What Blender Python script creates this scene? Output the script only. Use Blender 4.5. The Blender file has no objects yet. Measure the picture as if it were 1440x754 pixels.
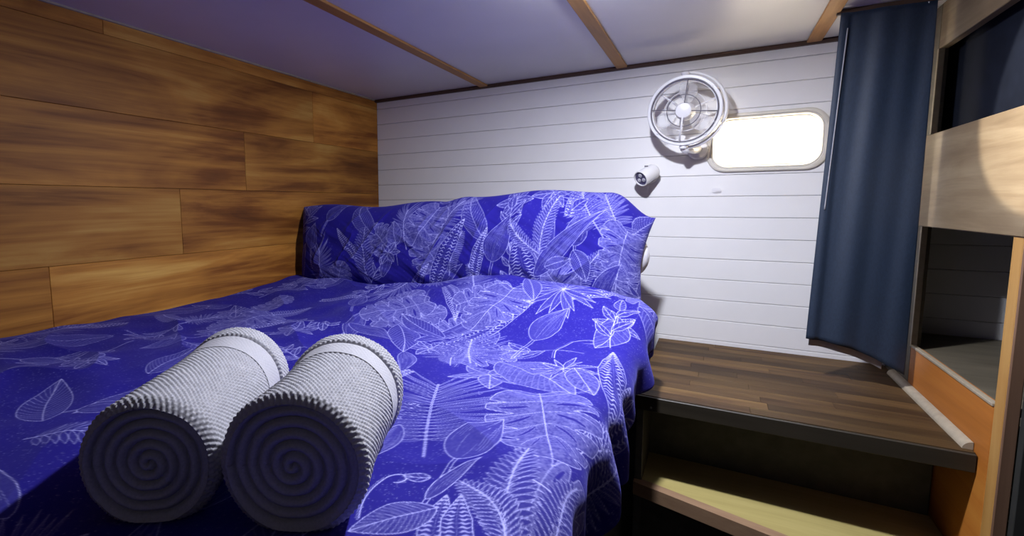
import bpy, math, random
import numpy as np
from mathutils import Vector, Matrix
random.seed(7)
scene = bpy.context.scene
C = scene.collection
ZO = 1.35                                     # eye height above the floor; heights below are relative to it

# ------------------------------------------------------------------ camera, world, lights, exposure
cam = bpy.data.cameras.new('camera'); cam_o = bpy.data.objects.new('camera', cam); C.objects.link(cam_o)
cam.sensor_width = 36; cam.lens = 671.28 / 1440 * 36; cam.clip_start = 0.01
cam.shift_x = (720 - 629.44) / 1440; cam.shift_y = -(377 - 354.78) / 1440
RM = ((0.87365, 0.48653, -0.004848), (0.044255, -0.089383, -0.995014), (-0.484537, 0.86908, -0.099621))
m = Matrix.Identity(4)
for i in range(3):
    m[i][0] = RM[0][i]; m[i][1] = -RM[1][i]; m[i][2] = -RM[2][i]
m[0][3], m[1][3], m[2][3] = 0, 0, ZO
cam_o.matrix_world = m
scene.camera = cam_o

world = bpy.data.worlds.new('world'); scene.world = world; world.use_nodes = True
bg = world.node_tree.nodes['Background']
bg.inputs[0].default_value = (1.0, 0.86, 0.62, 1); bg.inputs[1].default_value = 20.0

LIGHT_POS = (-0.18, 1.07, 0.515)
LIGHT_W = 20.5          # downward part of the dome lamp
DOME_W = 6.0           # sideways part
SPOT_W, SPOT_DEG, FILL_W = 175.0, 39.6, 0.45
SPOT_POS = (-0.05, 0.62, 0.5)
FILL_POS = (0.35, -0.55, 0.5)

vs = scene.view_settings
scene.display_settings.display_device = 'sRGB'
vs.view_transform = 'Standard'; vs.look = 'None'; vs.gamma = 1.0; vs.exposure = 0.0
try: vs.use_curve_mapping = False
except Exception: pass

# ------------------------------------------------------------------ materials
def nodes_of(name):
    mt = bpy.data.materials.new(name); mt.use_nodes = True
    nt = mt.node_tree; b = nt.nodes['Principled BSDF']
    return mt, nt, b
def ramp(nt, fac, stops):
    r = nt.nodes.new('ShaderNodeValToRGB'); nt.links.new(fac, r.inputs[0])
    e = r.color_ramp.elements
    while len(e) > 1: e.remove(e[-1])
    e[0].position = stops[0][0]; e[0].color = (*stops[0][1], 1)
    for p, c in stops[1:]:
        k = e.new(p); k.color = (*c, 1)
    return r.outputs[0]
def coords(nt, scale, rnd=True):
    tc = nt.nodes.new('ShaderNodeTexCoord'); out = tc.outputs['Object']
    if rnd:
        oi = nt.nodes.new('ShaderNodeObjectInfo')
        mu = nt.nodes.new('ShaderNodeVectorMath'); mu.operation = 'SCALE'
        cx = nt.nodes.new('ShaderNodeCombineXYZ')
        for i in range(3): nt.links.new(oi.outputs['Random'], cx.inputs[i])
        nt.links.new(cx.outputs[0], mu.inputs[0]); mu.inputs['Scale'].default_value = 23.7
        ad = nt.nodes.new('ShaderNodeVectorMath'); ad.operation = 'ADD'
        nt.links.new(out, ad.inputs[0]); nt.links.new(mu.outputs[0], ad.inputs[1]); out = ad.outputs[0]
    mp = nt.nodes.new('ShaderNodeMapping'); mp.inputs['Scale'].default_value = scale
    nt.links.new(out, mp.inputs[0])
    return mp.outputs[0]
def noise(nt, vec, scale, detail=4, rough=0.55, dist=0.0):
    n = nt.nodes.new('ShaderNodeTexNoise'); nt.links.new(vec, n.inputs['Vector'])
    n.inputs['Scale'].default_value = scale; n.inputs['Detail'].default_value = detail
    n.inputs['Roughness'].default_value = rough; n.inputs['Distortion'].default_value = dist
    return n.outputs['Fac']
def bump(nt, b, fac, strength, dist=0.002):
    u = nt.nodes.new('ShaderNodeBump'); u.inputs['Strength'].default_value = strength
    u.inputs['Distance'].default_value = dist
    nt.links.new(fac, u.inputs['Height']); nt.links.new(u.outputs[0], b.inputs['Normal'])
def plain(name, col, rough=0.5, metal=0.0, var=0.06, nscale=40, bmp=0.05, spec=0.5):
    mt, nt, b = nodes_of(name)
    v = coords(nt, (1, 1, 1), False); f = noise(nt, v, nscale, 3)
    lo = tuple(max(0, c * (1 - var)) for c in col); hi = tuple(min(1, c * (1 + var)) for c in col)
    nt.links.new(ramp(nt, f, [(0.3, lo), (0.7, hi)]), b.inputs['Base Color'])
    b.inputs['Roughness'].default_value = rough; b.inputs['Metallic'].default_value = metal
    b.inputs['Specular IOR Level'].default_value = spec
    if bmp: bump(nt, b, f, bmp, 0.001)
    return mt
def wood(name, stops, axis, grain=1.0, rough=0.45, vary=0.35, streak=1.0, spec=0.4, bmp=0.08):
    """long grain along axis (0,1,2); stops is a colour ramp; vary brightens or darkens each piece"""
    mt, nt, b = nodes_of(name)
    sc = [9.0 * grain] * 3; sc[axis] = 0.9 * grain
    v = coords(nt, tuple(sc))
    f1 = noise(nt, v, 1.6, 6, 0.62, 1.1)
    sc2 = [60.0 * grain] * 3; sc2[axis] = 2.2 * grain
    f2 = noise(nt, coords(nt, tuple(sc2)), 2.0, 4, 0.6, 0.3)
    sc3 = [5.0 * grain] * 3; sc3[axis] = 1.6 * grain
    f3 = noise(nt, coords(nt, tuple(sc3)), 1.1, 3, 0.5, 1.5)
    def math_(op, a, bb):
        n = nt.nodes.new('ShaderNodeMath'); n.operation = op
        for i, x in enumerate((a, bb)):
            if isinstance(x, (int, float)): n.inputs[i].default_value = x
            else: nt.links.new(x, n.inputs[i])
        return n.outputs[0]
    a = math_('MULTIPLY', f1, 0.62); a = math_('ADD', a, math_('MULTIPLY', f2, 0.18)); a = math_('ADD', a, math_('MULTIPLY', f3, 0.30 * streak))
    a = math_('SUBTRACT', a, 0.05 + 0.15 * (streak - 1))
    col = ramp(nt, a, stops)
    oi = nt.nodes.new('ShaderNodeObjectInfo')
    k = math_('ADD', math_('MULTIPLY', oi.outputs['Random'], 2 * vary), 1 - vary)
    mx = nt.nodes.new('ShaderNodeVectorMath'); mx.operation = 'SCALE'
    nt.links.new(col, mx.inputs[0]); nt.links.new(k, mx.inputs['Scale'])
    nt.links.new(mx.outputs[0], b.inputs['Base Color'])
    b.inputs['Roughness'].default_value = rough; b.inputs['Specular IOR Level'].default_value = spec
    bump(nt, b, f2, bmp, 0.0015)
    return mt
def fabric_print(name, base, pale):
    mt, nt, b = nodes_of(name)
    at = nt.nodes.new('ShaderNodeAttribute'); at.attribute_name = 'print'
    def mixc(k): return tuple(base[i] * (1 - k) + pale[i] * k for i in range(3))
    nt.links.new(ramp(nt, at.outputs['Fac'], [(0.0, base), (0.22, mixc(0.055)), (0.5, mixc(0.24)), (1.0, pale)]), b.inputs['Base Color'])
    b.inputs['Roughness'].default_value = 0.85; b.inputs['Specular IOR Level'].default_value = 0.15
    b.inputs['Sheen Weight'].default_value = 0.15; b.inputs['Sheen Tint'].default_value = (0.3, 0.3, 1, 1)
    f = noise(nt, coords(nt, (1, 1, 1), False), 900, 2)
    bump(nt, b, f, 0.12, 0.0006)
    return mt

M = {}
M['plank'] = wood('acacia_laminate', [(0.22, (0.035, 0.010, 0.002)), (0.40, (0.22, 0.072, 0.011)), (0.54, (0.50, 0.21, 0.034)), (0.70, (0.74, 0.43, 0.10))], 1, 0.7, 0.55, 0.32, 1.5, 0.25)
M['board'] = plain('white_painted_board', (0.86, 0.85, 0.86), 0.42, 0, 0.02, 6, 0.02)
M['groove'] = plain('groove_shadow_grey', (0.16, 0.15, 0.16), 0.8, 0, 0.1)
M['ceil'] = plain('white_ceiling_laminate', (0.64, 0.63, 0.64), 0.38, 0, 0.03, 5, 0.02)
M['batten'] = wood('oak_batten', [(0.25, (0.22, 0.09, 0.02)), (0.5, (0.42, 0.20, 0.05)), (0.75, (0.55, 0.30, 0.09))], 1, 1.2, 0.5, 0.15)
M['dark_trim'] = wood('dark_cornice_wood', [(0.25, (0.03, 0.016, 0.01)), (0.75, (0.12, 0.065, 0.045))], 0, 1.2, 0.5, 0.1)
M['walnut'] = wood('walnut_stave', [(0.22, (0.022, 0.010, 0.005)), (0.42, (0.060, 0.030, 0.012)), (0.58, (0.11, 0.062, 0.022)), (0.78, (0.21, 0.13, 0.045))], 0, 1.1, 0.58, 0.42, 1.0, 0.25)
M['black_wood'] = plain('black_stained_wood', (0.07, 0.068, 0.066), 0.6, 0, 0.2, 30)
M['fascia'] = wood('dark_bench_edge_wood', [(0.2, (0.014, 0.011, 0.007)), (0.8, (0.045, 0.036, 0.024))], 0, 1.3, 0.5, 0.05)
M['pine'] = wood('yellow_pine', [(0.25, (0.34, 0.27, 0.09)), (0.5, (0.46, 0.38, 0.14)), (0.75, (0.56, 0.48, 0.22))], 0, 1.0, 0.5, 0.05)
M['nosing'] = wood('brown_nosing_wood', [(0.25, (0.18, 0.10, 0.06)), (0.75, (0.42, 0.27, 0.16))], 0, 1.3, 0.45, 0.05)
M['oak'] = wood('honey_oak', [(0.25, (0.13, 0.085, 0.045)), (0.5, (0.21, 0.15, 0.085)), (0.75, (0.31, 0.24, 0.145))], 1, 1.6, 0.5, 0.06, 0.8)
M['orange_wood'] = wood('orange_stained_wood', [(0.25, (0.28, 0.085, 0.012)), (0.5, (0.44, 0.15, 0.022)), (0.75, (0.54, 0.23, 0.04))], 1, 0.8, 0.5, 0.04, 0.8)
M['stile'] = wood('oak_stile', [(0.25, (0.28, 0.13, 0.03)), (0.5, (0.45, 0.23, 0.06)), (0.75, (0.58, 0.34, 0.11))], 2, 1.6, 0.5, 0.15)
M['bead'] = plain('pale_bead', (0.38, 0.32, 0.23), 0.5, 0, 0.1, 60)
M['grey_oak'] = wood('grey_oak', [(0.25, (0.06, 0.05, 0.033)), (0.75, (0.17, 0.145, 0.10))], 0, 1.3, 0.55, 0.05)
M['stile_edge'] = wood('brown_edge', [(0.25, (0.12, 0.06, 0.035)), (0.75, (0.26, 0.15, 0.09))], 2, 1.3, 0.6, 0.03)
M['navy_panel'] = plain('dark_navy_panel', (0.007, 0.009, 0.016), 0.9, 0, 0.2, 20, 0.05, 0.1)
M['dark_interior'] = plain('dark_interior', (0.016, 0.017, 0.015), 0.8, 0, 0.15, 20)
M['plastic'] = plain('white_plastic', (0.80, 0.79, 0.82), 0.32, 0, 0.015, 20, 0.0)
M['grey_wire'] = plain('grey_guard_wire', (0.16, 0.15, 0.18), 0.4, 0, 0.05, 20, 0)
M['lens'] = plain('led_reflector', (0.85, 0.85, 0.95), 0.1, 0.6, 0.02, 20, 0)
M['lens_dark'] = plain('violet_grey_lens_face', (0.09, 0.08, 0.16), 0.25, 0.0, 0.05, 20, 0)
M['cream'] = plain('cream_window_plastic', (0.74, 0.70, 0.62), 0.4, 0, 0.02, 10, 0)
M['sheet'] = plain('dark_navy_sheet', (0.010, 0.010, 0.035), 0.9, 0, 0.1, 60)
M['white_cotton'] = plain('white_cotton', (0.75, 0.75, 0.82), 0.9, 0, 0.06, 40, 0.2)
M['shell'] = plain('dark_brown_wall', (0.04, 0.032, 0.026), 0.8, 0, 0.15, 6)
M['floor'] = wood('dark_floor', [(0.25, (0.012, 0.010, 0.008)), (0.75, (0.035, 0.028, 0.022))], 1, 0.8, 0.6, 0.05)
M['steel'] = plain('steel', (0.7, 0.7, 0.68), 0.25, 1.0, 0.03, 20, 0)
M['towel'] = plain('grey_terry', (0.43, 0.425, 0.46), 0.95, 0, 0.10, 350, 0.5, 0.1)
M['towel_band'] = plain('smooth_terry_border', (0.46, 0.455, 0.49), 0.9, 0, 0.06, 500, 0.35, 0.1)
M['print'] = fabric_print('blue_leaf_print_cotton', (0.012, 0.0075, 0.21), (0.47, 0.47, 0.92))
def curtain_mat():
    mt, nt, b = nodes_of('navy_blackout_cloth')
    f = noise(nt, coords(nt, (1, 1, 0.4), False), 300, 3)
    nt.links.new(ramp(nt, f, [(0.3, (0.010, 0.020, 0.042)), (0.7, (0.016, 0.030, 0.060))]), b.inputs['Base Color'])
    b.inputs['Roughness'].default_value = 0.62; b.inputs['Sheen Weight'].default_value = 0.25
    b.inputs['Sheen Tint'].default_value = (0.35, 0.6, 1, 1); b.inputs['Sheen Roughness'].default_value = 0.4
    bump(nt, b, f, 0.1, 0.0005)
    return mt
M['curtain'] = curtain_mat()
M['lining'] = plain('grey_lining', (0.34, 0.34, 0.37), 0.8, 0, 0.08, 80)
def glass_mat():
    mt, nt, b = nodes_of('window_pane')
    nt.nodes.remove(b)
    t = nt.nodes.new('ShaderNodeBsdfTransparent'); g = nt.nodes.new('ShaderNodeBsdfGlossy'); x = nt.nodes.new('ShaderNodeMixShader')
    g.inputs['Roughness'].default_value = 0.05; x.inputs[0].default_value = 0.06
    f = noise(nt, coords(nt, (1, 1, 1), False), 12, 2)
    nt.links.new(ramp(nt, f, [(0.3, (0.93, 0.93, 0.92)), (0.7, (0.97, 0.97, 0.96))]), t.inputs[0])
    nt.links.new(t.outputs[0], x.inputs[1]); nt.links.new(g.outputs[0], x.inputs[2])
    nt.links.new(x.outputs[0], nt.nodes['Material Output'].inputs[0])
    return mt
M['glass'] = glass_mat()
def clear_mat():
    mt, nt, b = nodes_of('clear_smoked_plastic')
    t = nt.nodes.new('ShaderNodeBsdfTransparent'); x = nt.nodes.new('ShaderNodeMixShader'); x.inputs[0].default_value = 0.30
    f = noise(nt, coords(nt, (1, 1, 1), False), 20, 2)
    nt.links.new(ramp(nt, f, [(0.3, (0.74, 0.74, 0.76)), (0.7, (0.8, 0.8, 0.82))]), b.inputs['Base Color'])
    b.inputs['Roughness'].default_value = 0.2
    nt.links.new(t.outputs[0], x.inputs[1]); nt.links.new(b.outputs[0], x.inputs[2]); nt.links.new(x.outputs[0], nt.nodes['Material Output'].inputs[0])
    return mt
M['clear'] = clear_mat()
def emit_mat():
    mt, nt, b = nodes_of('lit_lamp_lens')
    b.inputs['Base Color'].default_value = (0.9, 0.9, 0.95, 1)
    b.inputs['Emission Color'].default_value = (0.85, 0.88, 1, 1); b.inputs['Emission Strength'].default_value = 4.0
    return mt
M['lit'] = emit_mat()

# ------------------------------------------------------------------ mesh helpers
class MB:
    def __init__(s): s.v = []; s.f = []
    def add(s, vs_, fs):
        n = len(s.v); s.v += [tuple(p) for p in vs_]; s.f += [tuple(i + n for i in q) for q in fs]; return s
    def box(s, a, b):
        x0, y0, z0 = a; x1, y1, z1 = b
        return s.add([(x0,y0,z0),(x1,y0,z0),(x1,y1,z0),(x0,y1,z0),(x0,y0,z1),(x1,y0,z1),(x1,y1,z1),(x0,y1,z1)],
                     [(0,3,2,1),(4,5,6,7),(0,1,5,4),(1,2,6,5),(2,3,7,6),(3,0,4,7)])
    def cbox(s, a, b, c):
        """box with all edges chamfered by c"""
        vs_ = []; idx = {}
        for ix in (0, 1):
            for iy in (0, 1):
                for iz in (0, 1):
                    p = [(a, b)[ix][0], (a, b)[iy][1], (a, b)[iz][2]]; sg = [1 - 2*ix, 1 - 2*iy, 1 - 2*iz]
                    for k in range(3):
                        q = list(p)
                        for j in range(3):
                            if j != k: q[j] += sg[j] * c
                        idx[(ix, iy, iz, k)] = len(vs_); vs_.append(q)     # k = axis of the face it lies flush on
        fs = []
        # k means coordinate k is at the extreme
        for k in range(3):
            o = [j for j in range(3) if j != k]
            for e in (0, 1):
                def key(u, w):
                    t = [0, 0, 0]; t[k] = e; t[o[0]] = u; t[o[1]] = w; return idx[(*t, k)]
                fs.append((key(0,0), key(1,0), key(1,1), key(0,1)))
        for ax in range(3):
            o = [j for j in range(3) if j != ax]
            for u in (0, 1):
                for w in (0, 1):
                    def key(e, k):
                        t = [0, 0, 0]; t[ax] = e; t[o[0]] = u; t[o[1]] = w; return idx[(*t, k)]
                    fs.append((key(0,o[0]), key(1,o[0]), key(1,o[1]), key(0,o[1])))
        for ix in (0,1):
            for iy in (0,1):
                for iz in (0,1): fs.append(tuple(idx[(ix,iy,iz,k)] for k in range(3)))
        return s.add(vs_, fs)
    def lathe(s, p, axis, prof, seg=32, closed=False):
        """prof: list of (radius, distance along axis)"""
        ax = Vector(axis).normalized(); p = Vector(p)
        u = ax.orthogonal().normalized(); w = ax.cross(u)
        vs_ = []; fs = []
        for r, d in prof:
            for k in range(seg):
                t = 2 * math.pi * k / seg
                vs_.append(p + ax * d + (u * math.cos(t) + w * math.sin(t)) * max(r, 1e-5))
        n = len(prof)
        for i in range(n if closed else n - 1):
            for k in range(seg):
                k2 = (k + 1) % seg; i2 = (i + 1) % n
                fs.append((i*seg+k, i*seg+k2, i2*seg+k2, i2*seg+k))
        if not closed:
            fs.append(tuple(range(seg))[::-1]); fs.append(tuple((n-1)*seg + k for k in range(seg)))
        return s.add(vs_, fs)
    def tube(s, path, r, seg=8, closed=False):
        P = [Vector(q) for q in path]; n = len(P); vs_ = []; fs = []
        rr = r if isinstance(r, (list, tuple)) else [r] * n
        for i in range(n):
            t = (P[(i+1) % n] - P[i-1]) if closed else (P[min(i+1, n-1)] - P[max(i-1, 0)])
            t.normalize()
            ref = Vector((0.13, 0.31, 0.94)) if abs(t.z) < 0.9 else Vector((1, 0.2, 0))
            u = t.cross(ref).normalized(); w = t.cross(u)
            for k in range(seg):
                a = 2 * math.pi * k / seg; vs_.append(P[i] + (u * math.cos(a) + w * math.sin(a)) * rr[i])
        for i in range(n if closed else n - 1):
            for k in range(seg):
                i2 = (i+1) % n; k2 = (k+1) % seg
                fs.append((i*seg+k, i*seg+k2, i2*seg+k2, i2*seg+k))
        if not closed: fs.append(tuple(range(seg))[::-1]); fs.append(tuple((n-1)*seg+k for k in range(seg)))
        return s.add(vs_, fs)
    def prism(s, pts, axis, a, b):
        """polygon pts (2-D, in the two other axes in order) extruded along axis from a to b"""
        o = [j for j in range(3) if j != axis]; n = len(pts); vs_ = []
        for e in (a, b):
            for q in pts:
                p = [0, 0, 0]; p[axis] = e; p[o[0]] = q[0]; p[o[1]] = q[1]; vs_.append(p)
        fs = [tuple(range(n))[::-1], tuple(n + k for k in range(n))]
        for k in range(n): fs.append((k, (k+1) % n, n + (k+1) % n, n + k))
        return s.add(vs_, fs)
    def ring_prism(s, outer, inner, axis, a, b):
        o = [j for j in range(3) if j != axis]; n = len(outer); vs_ = []
        for e in (a, b):
            for L in (outer, inner):
                for q in L:
                    p = [0, 0, 0]; p[axis] = e; p[o[0]] = q[0]; p[o[1]] = q[1]; vs_.append(p)
        fs = []
        for k in range(n):
            j = (k+1) % n
            fs += [(k, j, n+j, n+k), (2*n+k, 3*n+k, 3*n+j, 2*n+j), (k, 2*n+k, 2*n+j, j), (n+k, n+j, 3*n+j, 3*n+k)]
        return s.add(vs_, fs)
    def grid(s, P, flip=False):
        """P[i][j] points"""
        n = len(P); mm = len(P[0]); vs_ = [p for row in P for p in row]; fs = []
        for i in range(n-1):
            for j in range(mm-1):
                q = (i*mm+j, i*mm+j+1, (i+1)*mm+j+1, (i+1)*mm+j); fs.append(q[::-1] if flip else q)
        return s.add(vs_, fs)
    def build(s, name, mat, parent=None, smooth=False, origin=None, z=True, fix=True):
        me = bpy.data.meshes.new(name)
        off = Vector((0, 0, ZO if (z and parent is None and origin is None) else 0))
        if origin is not None:
            og = Vector(origin); me.from_pydata([tuple(Vector(p) - og) for p in s.v], [], s.f)
        else:
            me.from_pydata([tuple(Vector(p)) for p in s.v], [], s.f)
        if fix:
            import bmesh
            bm = bmesh.new(); bm.from_mesh(me); bmesh.ops.recalc_face_normals(bm, faces=bm.faces); bm.to_mesh(me); bm.free()
        if smooth:
            me.polygons.foreach_set('use_smooth', [True] * len(me.polygons))
            if smooth is not True:
                me.set_sharp_from_angle(angle=math.radians(smooth))
        me.materials.append(mat)
        o = bpy.data.objects.new(name, me); C.objects.link(o)
        if parent is not None:
            o.parent = parent
            if origin is not None: o.location = origin
        elif origin is not None: o.location = Vector(origin) + Vector((0, 0, ZO))
        else: o.location = off
        return o
def tag(o, label=None, cat=None, group=None, kind=None):
    if label: o['label'] = label
    if cat: o['category'] = cat
    if group: o['group'] = group
    if kind: o['kind'] = kind
    return o
def empty(name, loc, label, cat, rot=(0, 0, 0), group=None, kind=None):
    o = bpy.data.objects.new(name, None); C.objects.link(o); o.empty_display_size = 0.05
    o.location = (loc[0], loc[1], loc[2] + ZO); o.rotation_euler = rot
    return tag(o, label, cat, group, kind)
def rrect(cx, cz, w, h, r, n=8):
    pts = []
    for sx, sz, a0 in ((1, 1, 0), (-1, 1, 90), (-1, -1, 180), (1, -1, 270)):
        for k in range(n + 1):
            a = math.radians(a0 + 90 * k / n)
            pts.append((cx + sx * (w/2 - r) + r * math.cos(a), cz + sz * (h/2 - r) + r * math.sin(a)))
    return pts

# numpy value noise on arrays
def vnoise(x, y, seed=0):
    x = np.asarray(x, float); y = np.asarray(y, float)
    xi = np.floor(x).astype(np.int64); yi = np.floor(y).astype(np.int64); fx = x - xi; fy = y - yi
    fx = fx*fx*fx*(fx*(fx*6-15)+10); fy = fy*fy*fy*(fy*(fy*6-15)+10)
    def h(a, b):
        n = (a * 374761393 + b * 668265263 + seed * 1442695041) & 0xFFFFFFFF
        n = ((n ^ (n >> 13)) * 1274126177) & 0xFFFFFFFF
        return ((n ^ (n >> 16)) & 0xFFFF) / 65535.0
    return (h(xi, yi)*(1-fx)+h(xi+1, yi)*fx)*(1-fy) + (h(xi, yi+1)*(1-fx)+h(xi+1, yi+1)*fx)*fy
def fbm(x, y, seed=0, oct=4):
    s = 0; a = 0.5; f = 1.0
    for k in range(oct): s = s + a * (vnoise(x*f, y*f, seed + k*17) - 0.5); a *= 0.5; f *= 2.03
    return s
def sstep(a, b, x):
    t = np.clip((np.asarray(x, float) - a) / (b - a), 0, 1); return t*t*(3-2*t)

# ------------------------------------------------------------------ the setting
XL, YB, ZC, ZB, XC = -1.522, 2.0, 0.5256, -0.5244, 0.503     # left wall, back wall, ceiling, bench top, cabinet face

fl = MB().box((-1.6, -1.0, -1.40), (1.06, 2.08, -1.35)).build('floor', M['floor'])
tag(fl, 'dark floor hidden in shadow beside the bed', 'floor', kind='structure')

# left wall: wood laminate planks in staggered rows
wl = MB().box((XL - 0.10, -1.0, -1.35), (XL - 0.009, 2.08, 0.62)).build('wall_left', M['groove'])
tag(wl, 'wall of warm brown wood laminate planks beside the bed', 'wall', kind='structure')
rows = {-3: (-0.797, [0.2, 1.4]), -2: (-0.584, [0.9]), -1: (-0.371, [-0.63, 0.577, 1.78]), 0: (-0.158, [-0.27, 0.943]), 1: (0.055, [-0.02, 1.198]), 2: (0.268, [0.30, 1.55]), 3: (0.481, [0.75])}
for k, (z0, js) in rows.items():
    z1 = min(z0 + 0.213, 0.524)
    ed = [-1.0] + js + [2.0]
    for a, b in zip(ed[:-1], ed[1:]):
        cy, cz = (a + b) / 2, (z0 + z1) / 2
        g = 0.0004
        o = MB().cbox((XL - 0.009, a + g, z0 + g), (XL, b - g, z1 - g), 0.0008).build('plank', M['plank'], None, origin=(XL - 0.004, cy, cz))
        o.location = (XL - 0.004, cy, cz)
        o.parent = wl; o.location = Vector((XL - 0.004, cy, cz))

# back wall: white tongue and groove boards around a small window
HX0, HX1, HZ0, HZ1 = -0.012, 0.296, 0.132, 0.292
wb = MB()
wb.box((-1.6, YB + 0.012, -1.35), (HX0, YB + 0.06, 0.62)).box((HX1, YB + 0.012, -1.35), (1.06, YB + 0.06, 0.62))
wb.box((HX0, YB + 0.012, -1.35), (HX1, YB + 0.06, HZ0)).box((HX0, YB + 0.012, HZ1), (HX1, YB + 0.06, 0.62))
wb = wb.build('wall_back', M['groove'])
tag(wb, 'white painted tongue and groove wall at the head of the bed', 'wall', kind='structure')
PITCH = 0.0762
def board_piece(mb, x0, x1, z0, z1, c=0.0016):
    prof = [(YB + 0.012, z0), (YB + c, z0), (YB, z0 + c), (YB, z1 - c), (YB + c, z1), (YB + 0.012, z1)]
    mb.prism(prof, 0, x0, x1)
k = -8
while True:
    z0 = 0.024 + k * PITCH; z1 = z0 + PITCH; k += 1
    if z0 > 0.515: break
    z1 = min(z1, 0.524); z0 += 0.0006; z1 -= 0.0006
    mb = MB()
    if z1 < HZ0 or z0 > HZ1: board_piece(mb, XL, 1.0, z0, z1)
    else:
        board_piece(mb, XL, HX0, z0, z1); board_piece(mb, HX1, 1.0, z0, z1)
        if z0 < HZ0 - 0.004: board_piece(mb, HX0, HX1, z0, HZ0)
        if z1 > HZ1 + 0.004: board_piece(mb, HX0, HX1, HZ1, z1)
    mb.build('board', M['board'], wb)

# unseen sides of the room behind the camera
o = MB().box((1.0, -1.0, -1.35), (1.06, 2.0, 0.62)).build('wall_right', M['shell']); tag(o, 'dark wall behind the shelf unit', 'wall', kind='structure')
o = MB().box((-1.6, -1.06, -1.35), (1.06, -1.0, 0.62)).build('wall_front', M['shell']); tag(o, 'dark wall at the foot of the bed', 'wall', kind='structure')

# ceiling: white panels between oak battens
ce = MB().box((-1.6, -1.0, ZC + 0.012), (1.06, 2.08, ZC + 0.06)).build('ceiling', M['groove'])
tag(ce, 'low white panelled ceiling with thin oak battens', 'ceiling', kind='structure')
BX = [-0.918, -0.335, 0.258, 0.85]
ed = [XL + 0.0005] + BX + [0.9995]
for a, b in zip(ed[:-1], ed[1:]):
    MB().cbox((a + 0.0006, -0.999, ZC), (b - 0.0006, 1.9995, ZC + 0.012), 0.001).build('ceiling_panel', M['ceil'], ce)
for x in BX:
    MB().cbox((x - 0.020, -0.999, ZC - 0.008), (x + 0.020, 1.982, ZC - 0.0002), 0.002).build('batten', M['batten'], ce, origin=(x, 0.5, ZC))
o = MB().prism([(1.999, ZC - 0.012), (1.999, ZC - 0.0002), (1.980, ZC - 0.0002), (1.978, ZC - 0.006), (1.985, ZC - 0.0125)], 0, XL, 0.999).build('trim_1', M['dark_trim'], smooth=30)
tag(o, 'dark brown cornice strip between white wall and ceiling', 'trim', kind='structure')
o = MB().prism([(XL + 0.0003, ZC - 0.006), (XL + 0.0003, ZC - 0.0002), (XL + 0.008, ZC - 0.0002), (XL + 0.006, ZC - 0.005)], 1, -0.99, 1.975).build('trim_2', M['bead'])
tag(o, 'thin pale bead along the top of the plank wall', 'trim', kind='structure')

# window
wn = empty('window_1', (0.142, YB, 0.212), 'small rounded cream window glowing with daylight beside the fan', 'window', kind='structure')
def rel(p): return p
WCX, WCZ = 0.142, 0.212
def loft(loops):
    """loops: list of (rounded outline, y); one closed skin"""
    mb = MB(); n = len(loops[0][0]); vs_ = []; fs = []
    for pts, y in loops: vs_ += [(p[0], y, p[1]) for p in pts]
    m_ = len(loops)
    for i in range(m_):
        i2 = (i + 1) % m_
        for k in range(n): fs.append((i*n+k, i*n+(k+1) % n, i2*n+(k+1) % n, i2*n+k))
    return mb.add(vs_, fs)
loft([(rrect(0, 0, 0.352, 0.205, 0.062), -0.0003), (rrect(0, 0, 0.350, 0.203, 0.061), -0.009), (rrect(0, 0, 0.342, 0.196, 0.059), -0.012),
      (rrect(0, 0, 0.326, 0.182, 0.054), -0.012), (rrect(0, 0, 0.323, 0.179, 0.053), -0.009), (rrect(0, 0, 0.323, 0.179, 0.053), -0.0003)]).build('flange', M['cream'], wn, smooth=35)
loft([(rrect(0, 0, 0.3225, 0.1785, 0.052), -0.0004), (rrect(0, 0, 0.3225, 0.1785, 0.052), -0.010), (rrect(0, 0, 0.314, 0.170, 0.050), -0.011),
      (rrect(0, 0, 0.278, 0.138, 0.040), 0.026), (rrect(0, 0, 0.278, 0.138, 0.040), 0.040), (rrect(0, 0, 0.304, 0.156, 0.046), 0.040), (rrect(0, 0, 0.304, 0.156, 0.046), -0.0004)]).build('inner_frame', M['cream'], wn, smooth=35)
MB().prism(rrect(0, 0, 0.2778, 0.1378, 0.040), 1, 0.030, 0.034).build('pane', M['glass'], wn)

# ------------------------------------------------------------------ bed
bb = empty('bed_base', (-0.85, 1.0, -1.35), 'dark timber bed platform under the mattress', 'bed')
def P(o, p): return Vector(p) - Vector((o.location.x, o.location.y, o.location.z - ZO))
def relbox(o, a, b, c, name, mat, smooth=False):
    return MB().cbox(P(o, a), P(o, b), c).build(name, mat, o, smooth)
relbox(bb, (XL + 0.004, 0.0, -1.35), (-0.20, 0.03, -0.52), 0.003, 'end_panel', M['black_wood'])
relbox(bb, (-0.225, 0.03, -1.35), (-0.20, 1.995, -0.52), 0.003, 'side_panel', M['black_wood'])
relbox(bb, (XL + 0.004, 0.0, -0.52), (-0.19, 1.995, -0.50), 0.003, 'deck', M['black_wood'])
def cushion(mb, a, b, r, n=6):
    """rounded box"""
    a = Vector(a); b = Vector(b); c = (a + b) / 2; h = (b - a) / 2
    seg = []
    N = 4 * n
    for i in range(N + 1):
        ph = -math.pi / 2 + math.pi * i / N
        row = []
        for j in range(2 * N):
            th = 2 * math.pi * (j + 0.5) / (2 * N)
            d = Vector((math.cos(ph) * math.cos(th), math.cos(ph) * math.sin(th), math.sin(ph)))
            row.append(c + Vector([math.copysign(h[q] - r, d[q]) + d[q] * r for q in range(3)]))
        row.append(row[0]); seg.append(row)
    return mb.grid(seg)
mt_ = empty('mattress', (-0.85, 1.0, -0.50), 'mattress in a dark navy sheet on the bed platform', 'mattress')
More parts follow.
